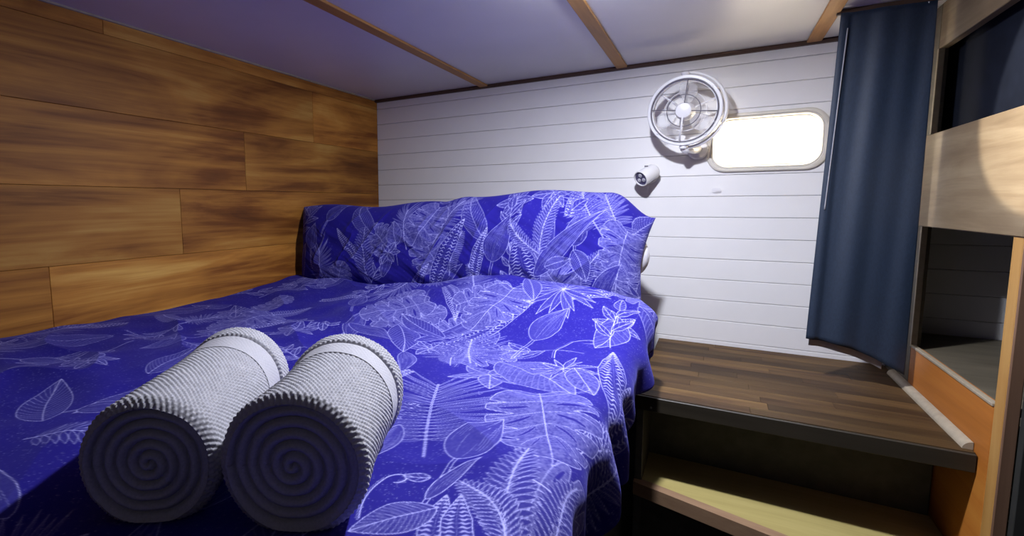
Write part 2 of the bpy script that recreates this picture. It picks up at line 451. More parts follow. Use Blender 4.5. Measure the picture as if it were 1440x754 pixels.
mo = MB(); cushion(mo, P(mt_, (XL + 0.006, 0.03, -0.499)), P(mt_, (-0.195, 1.99, -0.385)), 0.035); mo.build('sheet_cover', M['sheet'], mt_, True)
MB().cbox(P(mt_, (-0.196, 1.50, -0.46)), P(mt_, (-0.1945, 1.53, -0.44)), 0.0004).build('label_tag', M['white_cotton'], mt_)

# ---- printed leaves: a numpy drawing sampled onto mesh points
class Canvas:
    def __init__(s, x0, y0, x1, y1, res):
        s.x0, s.y0, s.res = x0, y0, res
        s.w = int((x1 - x0) / res) + 1; s.h = int((y1 - y0) / res) + 1
        s.v = np.zeros((s.h, s.w), np.float32)
        yy, xx = np.mgrid[0:s.h, 0:s.w]
        s.grain = (0.5 + fbm(xx / 3.0, yy / 3.0, 5, 3)).astype(np.float32)
    def px(s, p): p = np.asarray(p, float); return (p - np.array([s.x0, s.y0])) / s.res
    def fill(s, poly, val):
        q = s.px(poly); lo = np.floor(q.min(0)).astype(int); hi = np.ceil(q.max(0)).astype(int) + 1
        lo = np.maximum(lo, 0); hi = np.minimum(hi, [s.w, s.h])
        if (hi <= lo).any(): return
        yy, xx = np.mgrid[lo[1]:hi[1], lo[0]:hi[0]]
        ins = np.zeros(xx.shape, bool); n = len(q)
        for i in range(n):
            (xa, ya), (xb, yb) = q[i], q[(i+1) % n]
            if ya == yb: continue
            c = ((ya > yy) != (yb > yy)) & (xx < (xb - xa) * (yy - ya) / (yb - ya) + xa)
            ins ^= c
        sub = s.v[lo[1]:hi[1], lo[0]:hi[0]]
        g = s.grain[lo[1]:hi[1], lo[0]:hi[0]]
        sub[ins] = np.clip(val * (0.2 + 1.6 * g[ins]), 0, 1)
    def lines(s, L):
        """L: list of (polyline, width in metres, value)"""
        pts = []; wd = []; va = []
        for pl, w, v in L:
            q = s.px(pl)
            d = np.hypot(*(q[1:] - q[:-1]).T); cum = np.concatenate([[0], np.cumsum(d)])
            if cum[-1] < 1e-6: continue
            n = max(2, int(cum[-1] / 0.6)); t = np.linspace(0, cum[-1], n)
            pts.append(np.stack([np.interp(t, cum, q[:, 0]), np.interp(t, cum, q[:, 1])], 1))
            ww = w if np.ndim(w) == 0 else np.interp(t / cum[-1], np.linspace(0, 1, len(w)), w)
            wd.append(np.broadcast_to(ww, n)); va.append(np.full(n, v))
        if not pts: return
        p = np.concatenate(pts); w = np.concatenate(wd) / s.res; v = np.concatenate(va)
        bi = np.floor(p).astype(int)
        for dy in range(-2, 4):
            for dx in range(-2, 4):
                ix = bi[:, 0] + dx; iy = bi[:, 1] + dy
                c = np.clip(w / 2 + 0.5 - np.hypot(ix - p[:, 0], iy - p[:, 1]), 0, 1) * v
                ok = (c > 0.01) & (ix >= 0) & (iy >= 0) & (ix < s.w) & (iy < s.h)
                np.maximum.at(s.v, (iy[ok], ix[ok]), c[ok])
    def sample(s, x, y):
        q = np.stack([(x - s.x0) / s.res, (y - s.y0) / s.res])
        q[0] = np.clip(q[0], 0, s.w - 1.001); q[1] = np.clip(q[1], 0, s.h - 1.001)
        i = np.floor(q).astype(int); f = q - i
        a = s.v
        return (a[i[1], i[0]]*(1-f[0])*(1-f[1]) + a[i[1], i[0]+1]*f[0]*(1-f[1]) + a[i[1]+1, i[0]]*(1-f[0])*f[1] + a[i[1]+1, i[0]+1]*f[0]*f[1])
LW = 0.0017
rg = np.random.default_rng(3)
def frame2(base, tip, bend=0.0):
    b = np.array(base, float); t = np.array(tip, float); d = t - b; L = np.hypot(*d); d = d / L; n = np.array([-d[1], d[0]])
    def f(u, w):        # u 0..1 along, w across in units of L
        u = np.asarray(u, float); w = np.asarray(w, float)
        return b + np.outer(u, d) * L + np.outer(w + bend * np.sin(np.pi * u), n) * L
    return f, L
U = np.linspace(0, 1, 41)
def m_leaf(cv, base, tip, wd=0.22, veins=13, bend=0.05, fillv=0.15, stem=0.0):
    f, L = frame2(base, tip, bend)
    pr = wd * np.sin(np.pi * U**0.8)**0.9
    l, r = f(U, pr), f(U, -pr)
    cv.fill(np.concatenate([l, r[::-1]]), fillv)
    S = [(l, LW, 1), (r, LW, 1), (f(U, U*0), LW * 1.1, 1)]
    for i in range(veins):
        u0 = 0.08 + 0.8 * i / veins; uu = np.linspace(0, 1, 8)
        u1 = min(u0 + 0.20, 0.99); e = wd * math.sin(math.pi * u1**0.8)**0.9 * 0.95
        for sg in (1, -1): S.append((f(u0 + (u1-u0) * uu, sg * e * uu**0.8), LW * 0.7, 0.85))
    if stem: S.append((f(np.linspace(-stem, 0, 6), np.linspace(0.03, 0, 6)), LW * 1.2, 1))
    cv.lines(S)
def m_streak(cv, base, tip, wd=0.13, n=12, bend=0.06, fillv=0.18):
    f, L = frame2(base, tip, bend)
    pr = wd * np.sin(np.pi * U**0.7)
    l, r = f(U, pr), f(U, -pr)
    cv.fill(np.concatenate([l, r[::-1]]), fillv)
    S = [(l, LW, 1), (r, LW, 1)]
    for i in range(n):
        k = -0.85 + 1.7 * (i + 0.5) / n; a, b = sorted(rg.uniform(0.03, 0.97, 2)); uu = np.linspace(a, max(b, a + 0.25) if a < 0.7 else 0.98, 14)
        S.append((f(uu, k * wd * np.sin(np.pi * uu**0.7)), LW * 0.6, rg.uniform(0.6, 1)))
    cv.lines(S)
def m_band(cv, base, tip, wd=0.10, n=22, bend=0.04, fillv=0.08):
    f, L = frame2(base, tip, bend)
    pr = wd * (np.minimum(1, (1 - U) * 2.2))**0.8 * (0.6 + 0.4 * np.minimum(1, U * 4))
    l, r = f(U, pr), f(U, -pr)
    cv.fill(np.concatenate([l, r[::-1]]), fillv)
    S = [(l, LW, 1), (r, LW, 1), (f(U, U*0), LW * 0.6, 0.7)]
    for i in range(n):
        u0 = (i + 0.5) / n; e = np.interp(u0, U, pr)
        for sg in (1, -1):
            ww = np.linspace(0.12, 0.92, 9) * e
            S.append((f(u0 + 0.012 * np.sin(np.linspace(0, 9, 9) + i), sg * ww), [LW * 0.6, LW * 2.4, LW * 1.8, LW], 0.85))
    cv.lines(S)
def m_fern(cv, base, tip, wd=0.17, n=18, bend=0.06, fillv=0.16):
    f, L = frame2(base, tip, bend); S = [(f(U, U*0), LW * 1.3, 1)]
    for i in range(n):
        u0 = 0.06 + 0.92 * i / n; e = wd * (math.sin(math.pi * min(0.96, 0.22 + 0.78 * u0)))**0.8 + 0.01
        for sg in (1, -1):
            t = np.linspace(0, 1, 9); a = 0.05 + 0.35 * e
            h = 0.42 / n * np.sin(np.pi * t)
            up = f(u0 + a * t + h, sg * e * t); lo = f(u0 + a * t - h, sg * e * t)
            cv.fill(np.concatenate([up, lo[::-1]]), fillv)
            S += [(up, LW * 0.75, 1), (lo, LW * 0.75, 0.9)]
    cv.lines(S)
def m_palm(cv, base, tip, wd=0.75, n=20, bend=0.03, fillv=0.10):
    f, L = frame2(base, tip, bend); S = [(f(U, U*0 + 0.006), LW, 1), (f(U, U*0 - 0.006), LW, 1)]
    for i in range(n):
        u0 = 0.22 + 0.78 * i / n; e = wd * (1 - 0.62 * (i / n)**1.6) * min(1, 0.72 + 0.09 * i) * rg.uniform(0.78, 1.12)
        for sg in (1, -1):
            t = np.linspace(0, 1, 11); rise = -0.10 + 0.52 * (i / n) + rg.uniform(-0.02, 0.05)
            h = 0.30 / n * np.sin(np.pi * t**0.7)
            up = f(u0 + rise * t**1.2 + h, sg * e * t); lo = f(u0 + rise * t**1.2 - h, sg * e * t)
            cv.fill(np.concatenate([up, lo[::-1]]), fillv * rg.uniform(0.7, 1.4))
            S += [(up, LW * 0.7, 1), (lo, LW * 0.6, 0.8), (f(u0 + rise * t**1.2, sg * e * t), LW * 0.5, 0.7)]
    cv.lines(S)
def m_monstera(cv, base, tip, wd=0.52, bend=0.0, fillv=0.36):
    f, L = frame2(base, tip, bend)
    t = np.linspace(0, 1, 90)
    def edge(sg):
        # heart outline: starts at the notch, goes back, out and to the tip
        a = np.pi * t
        u = 0.46 - 0.60 * np.cos(a) * (1 - 0.12 * (a < 1.2)) ; u = np.where(t < 0.06, np.interp(t, [0, 0.06], [0.0, u[5]]), u)
        w = wd * np.sin(a)**0.75 * (1 - 0.32 * t)
        # slits towards the midrib
        for c, dpt in ((0.34, 0.35), (0.45, 0.5), (0.57, 0.55), (0.69, 0.5), (0.80, 0.4)):
            w = w * (1 - dpt * np.exp(-((t - c) / 0.014)**2))
        return u, sg * w
    uL, wL = edge(1); uR, wR = edge(-1)
    l, r = f(uL, wL), f(uR, wR)
    cv.fill(np.concatenate([l, r[::-1]]), fillv)
    S = [(l, LW, 1), (r, LW, 1), (f(np.linspace(-0.02, 1.05, 12), np.zeros(12)), LW * 1.15, 1)]
    holes = []
    for i, u0 in enumerate((0.06, 0.20, 0.36, 0.52, 0.68)):
        for sg in (1, -1):
            s_ = np.linspace(0, 1, 12); e = wd * (0.82, 0.92, 0.80, 0.58, 0.36)[i]; ru = (-0.20, 0.02, 0.12, 0.18, 0.20)[i]
            for off in (-0.035, 0, 0.035):
                S.append((f(u0 + off * s_ + ru * s_**1.6, sg * e * s_), LW * (0.9 if off == 0 else 0.55), 0.95 if off == 0 else 0.7))
            hs = np.linspace(0, 2*np.pi, 18); hc = 0.46
            hu = u0 + 0.075 + ru * hc**1.6; holes.append(f(hu + 0.022 * np.sin(hs) + 0.55 * ru * np.cos(hs), sg * (e * hc + 0.26 * e * np.cos(hs))))
    for i in range(90):
        u0 = rg.uniform(0.02, 0.85); sg = rg.choice([-1, 1]); a, b = np.sort(rg.uniform(0.1, 0.75, 2)); s_ = np.linspace(a, b, 6)
        S.append((f(u0 + 0.12 * s_**1.6, sg * wd * (0.9 - 0.6 * u0) * s_), LW * 0.5, rg.uniform(0.45, 0.9)))
    cv.lines(S)
    for h in holes[2:10]:
        cv.fill(h, 0.02); cv.lines([(np.concatenate([h, h[:1]]), LW * 0.6, 0.9)])
def m_curl(cv, base, tip, wd=0.2):
    f, L = frame2(base, tip, 0.12)
    t = np.linspace(0, 1, 26); a = np.linspace(0, 4.6, 20)
    cx = f(t * 0.85, t*0)
    hook = f(0.85 + 0.14 * np.sin(a) * (1 - a / 9), -0.14 + 0.14 * np.cos(a) * (1 - a / 9))
    S = [(cx, LW * 1.3, 1), (hook, LW * 1.3, 1), (f(t * 0.85, t*0 + 0.03), LW * 0.8, 0.8)]
    for k in range(6):
        c = hook[6 + 2*k]; ang = rg.uniform(0, 6.3, 10); S.append((c + 0.05 * L * np.stack([np.cos(ang), np.sin(ang)], 1)[:3], LW * 0.7, 0.8))
    cv.lines(S)
def m_flower(cv, c, r, n=6, ang=0.0, fillv=0.2):
    for k in range(n):
        a = ang + 2 * math.pi * k / n; m_leaf(cv, c, (c[0] + r * math.cos(a), c[1] + r * math.sin(a)), 0.26, 4, 0.0, fillv)
def m_burst(cv, c, r, n=15, fillv=0.18):
    for k in range(n):
        a = 2 * math.pi * k / n + rg.uniform(-0.1, 0.1); rr = r * rg.uniform(0.75, 1.1)
        m_streak(cv, c, (c[0] + rr * math.cos(a), c[1] + rr * math.sin(a)), 0.09, 3, 0.0, fillv)
def m_sprig(cv, base, tip):
    f, L = frame2(base, tip, 0.05); cv.lines([(f(U, U*0), LW * 1.4, 1)])
    for u0, sg in ((0.35, 1), (0.5, -1), (0.7, 1), (0.8, -1)):
        p = f([u0], [0])[0]; q = f([u0 + 0.28], [sg * 0.22])[0]; m_leaf(cv, p, q, 0.18, 3, 0.05)
    m_leaf(cv, f([0.95], [0])[0], f([1.3], [0.05])[0], 0.22, 5)
def m_calla(cv, base, tip, wd=0.15):
    f, L = frame2(base, tip, 0.05)
    u = np.linspace(0, 0.5, 12); S = [(f(u, u*0 + 0.012), LW, 1), (f(u, u*0 - 0.012), LW, 1)]
    cv.lines(S); m_streak(cv, f([0.42], [0])[0], f([1.0], [0.0])[0], wd / 0.58, 14, 0.05)
def dots(cv, n, amp=0.8):
    x = rg.integers(2, cv.w - 3, n); y = rg.integers(2, cv.h - 3, n); a = rg.uniform(0.35, 1.0, n) * amp
    np.maximum.at(cv.v, (y, x), a); big = rg.random(n) < 0.5
    np.maximum.at(cv.v, (y[big], x[big] + 1), a[big] * 0.6); np.maximum.at(cv.v, (y[big] + 1, x[big]), a[big] * 0.6)
def scatter(cv, n, boxx, smin, smax, up=None, avoid=()):
    x0, y0, x1, y1 = boxx; done = []
    for k in range(n):
        for _try in range(30):
            p = np.array([rg.uniform(x0, x1), rg.uniform(y0, y1)])
            if all(np.hypot(*(p - q)) > 0.085 for q in done) and all(np.hypot(*(p - np.array(q[:2]))) > q[2] for q in avoid): break
        done.append(p)
        a = rg.uniform(0, 2 * math.pi) if up is None else up + rg.uniform(-0.7, 0.7)
        L = rg.uniform(smin, smax); d = np.array([math.cos(a), math.sin(a)]); b = p - d * L / 2; t = p + d * L / 2
        kind = k % 9
        if kind == 0: m_monstera(cv, b, p + d * L * 0.35)
        elif kind == 1: m_fern(cv, b, t)
        elif kind == 2: m_leaf(cv, b, t, 0.2)
        elif kind == 3: m_band(cv, b, t)
        elif kind == 4: m_palm(cv, b, t, 0.4)
        elif kind == 5: m_calla(cv, b, t)
        elif kind == 6: m_sprig(cv, b, t)
        elif kind == 7: m_streak(cv, b, t)
        else: m_flower(cv, p, L * 0.3, 6, a)

SX0, SX1, TY0, TY1 = -1.56, 0.12, -0.35, 1.56
cv = Canvas(SX0, TY0, SX1, TY1, 0.0012)
dots(cv, 60000)
AV = [(-0.21, 0.68, 0.12), (-0.39, 0.63, 0.14), (-0.28, 0.55, 0.10), (-0.20, 0.5, 0.1), (-0.35, 0.85, 0.12), (-0.2, 1.0, 0.15), (-0.4, 1.2, 0.15)]
scatter(cv, 120, (-1.5, 0.0, 0.0, 1.5), 0.14, 0.24, None, AV)
# the motifs one can make out on the bed
m_streak(cv, (-0.640, 0.97), (-0.480, 1.30), 0.07, 16)
m_band(cv, (-0.560, 1.00), (-0.430, 1.30), 0.10, 26)
m_burst(cv, (-0.375, 1.36), 0.13, 20)
m_monstera(cv, (-0.520, 1.33), (-0.560, 1.14), 0.55)
m_leaf(cv, (-0.60, 1.05), (-0.80, 1.15), 0.16); m_leaf(cv, (-0.50, 1.40), (-0.44, 1.28), 0.2)
m_palm(cv, (-0.45, 0.90), (-0.53, 1.07), 0.7, 16)
m_calla(cv, (-0.385, 0.98), (-0.34, 1.28), 0.12); m_curl(cv, (-0.29, 0.98), (-0.27, 1.16))
m_leaf(cv, (-0.21, 1.28), (-0.23, 1.10), 0.22, 7, 0.05, 0.22, 0.2); m_sprig(cv, (-0.20, 1.12), (-0.21, 1.32))
m_flower(cv, (-0.375, 0.835), 0.085, 5, 2.6, 0.3); m_leaf(cv, (-0.375, 0.83), (-0.27, 0.86), 0.2, 8)
m_leaf(cv, (-0.40, 0.94), (-0.20, 0.80), 0.26, 14, 0.05, 0.3)
m_burst(cv, (-0.255, 0.925), 0.075, 12, 0.2)
m_leaf(cv, (-0.235, 0.93), (-0.175, 0.83), 0.26, 6, 0, 0.3)
m_band(cv, (-0.105, 0.80), (-0.19, 1.10), 0.10, 26); m_band(cv, (-0.06, 0.76), (-0.12, 0.98), 0.12, 20)
m_sprig(cv, (-0.16, 0.62), (-0.10, 0.74)); m_palm(cv, (-0.05, 0.60), (-0.09, 0.78), 0.35)
m_palm(cv, (-0.336, 0.525), (-0.435, 0.735), 0.72, 20, 0.02)
m_monstera(cv, (-0.258, 0.785), (-0.180, 0.60), 0.55)
m_calla(cv, (-0.277, 0.430), (-0.280, 0.675), 0.16); m_streak(cv, (-0.281, 0.441), (-0.258, 0.545), 0.11, 8)
m_streak(cv, (-0.42, 0.59), (-0.405, 0.47), 0.15, 12)
m_curl(cv, (-0.325, 0.375), (-0.348, 0.476)); m_leaf(cv, (-0.30, 0.485), (-0.335, 0.475), 0.25, 3)
m_fern(cv, (-0.165, 0.40), (-0.212, 0.60), 0.16, 16); m_fern(cv, (-0.165, 0.405), (-0.262, 0.49), 0.20, 16, -0.12)
m_band(cv, (-0.225, 0.36), (-0.262, 0.458), 0.16, 14); m_band(cv, (-0.200, 0.37), (-0.246, 0.464), 0.16, 14)
m_leaf(cv, (-0.26, 0.43), (-0.320, 0.352), 0.30, 12, 0, 0.25)
m_fern(cv, (-0.12, 0.42), (-0.13, 0.58), 0.2, 14)

# ---- duvet surface
NS, NT = 860, 800
q = np.linspace(0, 1, NT); tt = -0.03 + (1.475 + 0.03) * (0.72 * q + 0.28 * q * q)          # rows denser near the camera
qs = np.linspace(0, 1, NS); uu = 1 - (0.72 * (1 - qs) + 0.28 * (1 - qs)**2)                  # columns denser near the open side
Tg, Ug = np.meshgrid(tt, uu, indexing='ij')
XS, RA = -0.185, 0.055
def duvet_top(x, y):
    z = -0.338 + 0.018 * np.exp(-(x + 1.52) / 0.25)
    z = z + 0.070 * sstep(1.02, 1.42, y) * np.exp(-((x + 0.50) / 0.42)**2) + 0.028 * sstep(1.1, 1.42, y)
    w = np.exp(-(((x + 0.5) / 0.22)**2 + ((y - 0.42) / 0.22)**2))                      # flat under the towels
    z = z + (1 - 0.8 * w) * (0.045 * fbm(x * 3.1 + 0.7 * y, y * 4.0, 11, 3) + 0.016 * fbm(x * 8 - 4 * y, y * 7 + 3 * x, 23, 2))
    lf = sstep(-0.55, -0.95, x)
    rd = 1 - np.abs(2 * vnoise(x * 4.0 + 6 * y, y * 5.5 - 2.2 * x, 31) - 1)
    z = z + (0.35 + 0.65 * lf) * (1 - w) * 0.018 * rd**2 * sstep(-1.50, -1.30, x)
    z = z - 0.010 * w
    return z
drop = 0.055 + 0.025 * np.sin(Tg * 9.0 + 0.5) + 0.05 * sstep(0.95, 0.60, Tg) + 0.02 * np.sin(Tg * 23)
LEN_TOP = XS - (XL + 0.004)
LEN = LEN_TOP + RA * math.pi / 2 + drop + 0.035
s_ = Ug * LEN
xt = XL + 0.004 + np.minimum(s_, LEN_TOP)
a = np.clip((s_ - LEN_TOP) / RA, 0, math.pi / 2)
down = np.clip(s_ - LEN_TOP - RA * math.pi / 2, 0, None)
under = np.clip(down - drop, 0, None); down = np.minimum(down, drop)
sag = sstep(0.0, 0.12, down + RA * a * 0.6)
fold = np.sin(Tg * 31 + 2.5 * np.sin(Tg * 7)) * 0.6 + np.sin(Tg * 53 + 1.0) * 0.4
Z0 = duvet_top(xt, Tg)
X = xt + RA * np.sin(a) + fold * 0.026 * sag + 0.016 * np.exp(-((Tg - 1.40) / 0.09)**2) * sstep(0.2, 1.4, a)
Z = Z0 - RA * (1 - np.cos(a)) - down - 0.025 * np.exp(-((Tg - 1.40) / 0.09)**2) * sstep(0.02, 0.06, down)
rh = 0.008
ua = np.clip(under / rh, 0, math.pi)
X = X - rh * (1 - np.cos(ua)); Z = Z - rh * np.sin(ua) + np.clip(under - rh * math.pi, 0, None)
X = X - 0.055 * sstep(1.385, 1.475, Tg)**1.5 * sstep(0.0, 1.2, a); Z = Z + 0.05 * sstep(1.36, 1.475, Tg) * sstep(0.0, 0.05, down)
# head end rolls down to the mattress
e = sstep(1.430, 1.475, Tg); Z = Z - 0.05 * e * e * (a < 1.2) * (1 - a / 1.2).clip(0, 1)
Y = Tg + 0.006 * fbm(X * 6, Tg * 6, 77, 2)
# foot end falls over the edge
Z = Z - 0.30 * sstep(0.06, -0.03, Tg)
SS = XL + s_
pv = cv.sample(SS.ravel(), Tg.ravel())
def grid_mesh(name, X, Y, Z, pv, mat, parent=None, loc=(0, 0, 0)):
    n, m_ = X.shape
    me = bpy.data.meshes.new(name)
    co = np.stack([X.ravel() - loc[0], Y.ravel() - loc[1], Z.ravel() - loc[2]], 1).astype(np.float32)
    idx = np.arange(n * m_).reshape(n, m_)
    F = np.stack([idx[:-1, :-1], idx[:-1, 1:], idx[1:, 1:], idx[1:, :-1]], -1).reshape(-1, 4).astype(np.int32)
    me.vertices.add(len(co)); me.vertices.foreach_set('co', co.ravel())
    me.loops.add(F.size); me.loops.foreach_set('vertex_index', F.ravel())
    me.polygons.add(len(F)); me.polygons.foreach_set('loop_start', np.arange(0, F.size, 4, dtype=np.int32))
    me.polygons.foreach_set('use_smooth', np.ones(len(F), bool))
    me.update(calc_edges=True); me.validate()
    if pv is not None:
        at = me.attributes.new('print', 'FLOAT', 'POINT'); at.data.foreach_set('value', pv.astype(np.float32))
    me.materials.append(mat)
    o = bpy.data.objects.new(name, me); C.objects.link(o)
    if parent is not None: o.parent = parent; o.location = loc
    else: o.location = (loc[0], loc[1], loc[2] + ZO)
    return o
duv = grid_mesh('duvet', X, Y, Z, pv, M['print'], None, (-0.85, 0.7, -0.345))
tag(duv, 'rumpled deep blue duvet printed with pale tropical leaves, spread over the bed', 'duvet')

# ---- long pillow
pc = Canvas(-1.55, -0.1, -0.05, 0.6, 0.0014)
dots(pc, 2500, 0.6)
scatter(pc, 46, (-1.5, 0.0, -0.1, 0.48), 0.13, 0.24, math.pi / 2)
m_monstera(pc, (-0.88, 0.40), (-0.95, 0.24), 0.5); m_band(pc, (-0.86, 0.08), (-0.76, 0.33), 0.12); m_fern(pc, (-1.12, 0.08), (-1.16, 0.33), 0.16)
m_calla(pc, (-0.66, 0.05), (-0.60, 0.34)); m_band(pc, (-0.50, 0.06), (-0.57, 0.27), 0.2, 20); m_streak(pc, (-0.50, 0.12), (-0.30, 0.36), 0.10, 20)
m_fern(pc, (-0.49, 0.20), (-0.45, 0.41), 0.14); m_fern(pc, (-0.49, 0.20), (-0.60, 0.32), 0.14, 16, 0.12); m_monstera(pc, (-0.235, 0.33), (-0.25, 0.15), 0.45)
m_leaf(pc, (-0.385, 0.22), (-0.34, 0.11), 0.24); m_leaf(pc, (-0.47, 0.16), (-0.39, 0.19), 0.25); m_streak(pc, (-0.31, 0.02), (-0.24, 0.20), 0.14, 12); m_burst(pc, (-0.19, 0.08), 0.08, 12)
m_leaf(pc, (-1.02, 0.23), (-1.04, 0.34), 0.26, 7, 0, 0.3, 0.8); m_leaf(pc, (-0.40, 0.36), (-0.36, 0.40), 0.35, 4); m_flower(pc, (-1.05, 0.2), 0.05)
PX0, PX1, PB = -1.508, -0.185, -0.352
def pillow_pts(u, v, side):
    """u 0..1 along the bed head, v -1..1 bottom to top, side -1 front +1 back"""
    cu = 2 * u - 1
    th = 0.105 * np.clip((1 - np.abs(cu)**7) * (1 - np.abs(v)**3.2), 0, 1)**0.55
    # outline: sides bow in between the corners
    x = PX0 + (PX1 - PX0) * u
    x = x + 0.022 * np.sign(cu) * np.abs(cu)**10 * (v * np.abs(v) * (v > 0) - 0.55 * (1 - np.abs(v)))
    top = -0.008 + 0.026 * sstep(0.46, 0.54, u) + 0.030 * u - 0.095 * sstep(0.90, 1.0, u)**1.5 + 0.008 * np.sin(u * 19)
    h = (v + 1) / 2
    lean = 0.035 + 0.05 * u
    yb = 1.575 - 0.125 * (1 - u)**1.6
    y = yb + lean * h**1.3
    z = PB + (top - PB) * h
    sg = side
    wr = 0.018 * fbm(u * 16 + 3 * v, v * 2.2 + u * 5, 41, 3) + 0.010 * (1 - np.abs(2 * vnoise(u * 22 - v * 2, v * 1.5 + 9, 51) - 1))**2
    edge = np.clip((1 - np.abs(cu)**6) * (1 - np.abs(v)**4), 0, 1)
    n = sg * (th + wr * edge)
    ca = 0.96; sa = 0.10
    bias = 0.0 * edge
    return x, y + n * ca - (bias if side < 0 else 0), z - n * sa * 0.6 + 0.006 * np.sin(u * 37) * edge
pl = empty('pillow', ((PX0 + PX1) / 2, 1.62, PB), 'long blue leaf print pillow leaning on the white wall at the bed head', 'pillow')
ploc = np.array([(PX0 + PX1) / 2, 1.62, PB])
NU, NV = 640, 220
v1 = np.linspace(-1, 1, NV); u1 = np.linspace(0, 1, NU)
Vg, Ug2 = np.meshgrid(v1, u1, indexing='ij')
x, y, z = pillow_pts(Ug2, Vg, -1)
o = grid_mesh('pillowcase', x - ploc[0], y - ploc[1], z - ploc[2], pc.sample((PX0 + (PX1 - PX0) * Ug2).ravel(), ((Vg + 1) * 0.215).ravel()), M['print'], pl)
Vb, Ub = np.meshgrid(np.linspace(-1, 1, 60), np.linspace(0, 1, 120), indexing='ij')
x, y, z = pillow_pts(Ub, Vb, 1)
o = grid_mesh('pillowcase_back', x[:, ::-1] - ploc[0], y[:, ::-1] - ploc[1], z[:, ::-1] - ploc[2], pc.sample((PX0 + (PX1 - PX0) * Ub[:, ::-1]).ravel(), ((Vb[:, ::-1] + 1) * 0.215).ravel()), M['print'], pl)
ins = MB()
rows_ = []
for i in range(17):
    ph = -math.pi/2 + math.pi * i / 16; row = []
    for j in range(25):
        th_ = 2 * math.pi * j / 24
        row.append(Vector((-0.247 + 0.070 * math.cos(ph) * math.cos(th_), 1.665 + 0.05 * math.cos(ph) * math.sin(th_), -0.172 + 0.075 * math.sin(ph))) - Vector(ploc))
    rows_.append(row)
tag(ins.grid(rows_).build('pillow_insert', M['white_cotton'], pl, True), 'white pillow showing at the open end')

# ---- two rolled towels
def towel(F, B, R, zb, label, seed):
    F = np.array([F[0], F[1], zb + R]); B = np.array([B[0], B[1], zb + R])
    ax = (B - F); L = np.hypot(ax[0], ax[1]); ang = math.atan2(ax[1], ax[0])
    root = empty('rolled_towel', (F[0], F[1], zb), label, 'towel', (0, 0, ang), 'rolled towels on the duvet')
    def surf(l, th, nub, dr=0.0):
        """l metres along from the front, th angle; local x along the roll, z up"""
        lag = l / L
        r = R * (1.0 - 0.05 * np.sin(np.pi * np.clip(lag, 0, 1))) + 0.004 * fbm(l * 14, th * 1.2 + seed, 61 + seed, 3) + dr
        r = r - 0.010 * (1 - np.clip(lag / 0.05, 0, 1))**2 - 0.010 * (1 - np.clip((1 - lag) / 0.05, 0, 1))**2
        r = r + 0.0035 * sstep(0.842, 0.852, lag) - 0.004 * np.exp(-((lag - 0.845) / 0.008)**2)
        ja = 1.6 * fbm(l * 60, th * 5, 91 + seed, 2)
        p1 = l * 2 * np.pi / 0.0080 + ja; p2 = np.round(2 * np.pi * R / 0.0072) * th + 0.7 * ja
        cell = np.sin(p1) * np.sin(p2)
        r = r + nub * (0.0013 * np.sign(cell) * np.abs(cell)**0.7) * (0.7 + 0.6 * vnoise(l * 120, th * 9, 7))
        yy = r * np.cos(th); zz = R + r * np.sin(th)
        zz = np.where(zz < 0.012, 0.012 - (0.012 - zz) * 0.25, zz)
        return l + 0 * th, yy, zz
    def shell(name, l0, l1, nl, nub, mat, dr):
        l, th = np.meshgrid(np.linspace(l0, l1, nl), np.linspace(0, 2 * np.pi, 430), indexing='ij')
        x, y, z = surf(l, th, nub, dr); return grid_mesh(name, x, y, z, None, mat, root)
    shell('roll', 0, L, int(L / 0.00105), lambda_mask(L), M['towel'], 0.0)
    shell('border_band', 0.67 * L, 0.838 * L, 40, 0.12, M['towel_band'], 0.0012)
    for nm, l0, sg in (('front_spiral', 0.0, 1), ('rear_spiral', L, -1)):
        rr, th = np.meshgrid(np.linspace(0, 1, 90), np.linspace(0, 2 * np.pi, 121), indexing='ij')
        xe, ye, ze = surf(np.full_like(th, l0), th, 0.0)
        ph = (rr * 5.5 - th / (2 * np.pi)) % 1.0
        dep = 0.010 * np.sin(np.pi * ph)**0.5
        x = l0 - sg * (dep - 0.012) * np.minimum(1, (1 - rr) * 14); y = ye * rr; z = R + (ze - R) * rr
        grid_mesh(nm, x, y, z, None, M['towel'], root)
    return root
def lambda_mask(L): return 1.0
towel((-0.365, 0.325), (-0.460, 0.525), 0.079, -0.347, 'grey textured rolled towel on the right, nearer the middle of the bed', 1)
towel((-0.510, 0.262), (-0.669, 0.503), 0.074, -0.347, 'grey textured rolled towel on the left, nearer the plank wall', 4)

# ------------------------------------------------------------------ bench of walnut staves beside the bed
bn = empty('bench', (0.17, 1.68, -1.35), 'low walnut bench under the small window beside the bed', 'bench')
YF = 1.372
ny = 14; sw = (1.998 - YF) / ny; BX0, BX1 = -0.168, XC - 0.0015
rs = random.Random(5)
for i in range(ny):
    y0 = YF + i * sw; x = BX0; cuts = []
    xx = BX0 + rs.uniform(0.12, 0.36)
    while xx < BX1 - 0.08: cuts.append(xx); xx += rs.uniform(0.26, 0.42)
    ed = [BX0] + cuts + [BX1]
    for a_, b_ in zip(ed[:-1], ed[1:]):
        c_ = Vector(((a_ + b_) / 2, y0 + sw / 2, ZB - 0.019)); g = 0.0002
        o = MB().cbox((a_ + g, y0 + g, ZB - 0.038), (b_ - g, y0 + sw - g, ZB), 0.0005).build('stave', M['walnut'], None, origin=c_)
        o.parent = bn; o.location = c_ - Vector((0.17, 1.68, -1.35))
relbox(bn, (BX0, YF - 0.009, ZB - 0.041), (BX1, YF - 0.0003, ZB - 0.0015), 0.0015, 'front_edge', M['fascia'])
relbox(bn, (BX0 + 0.002, 1.56, -1.35), (BX1 - 0.002, 1.58, ZB - 0.0385), 0.002, 'riser', M['black_wood'])
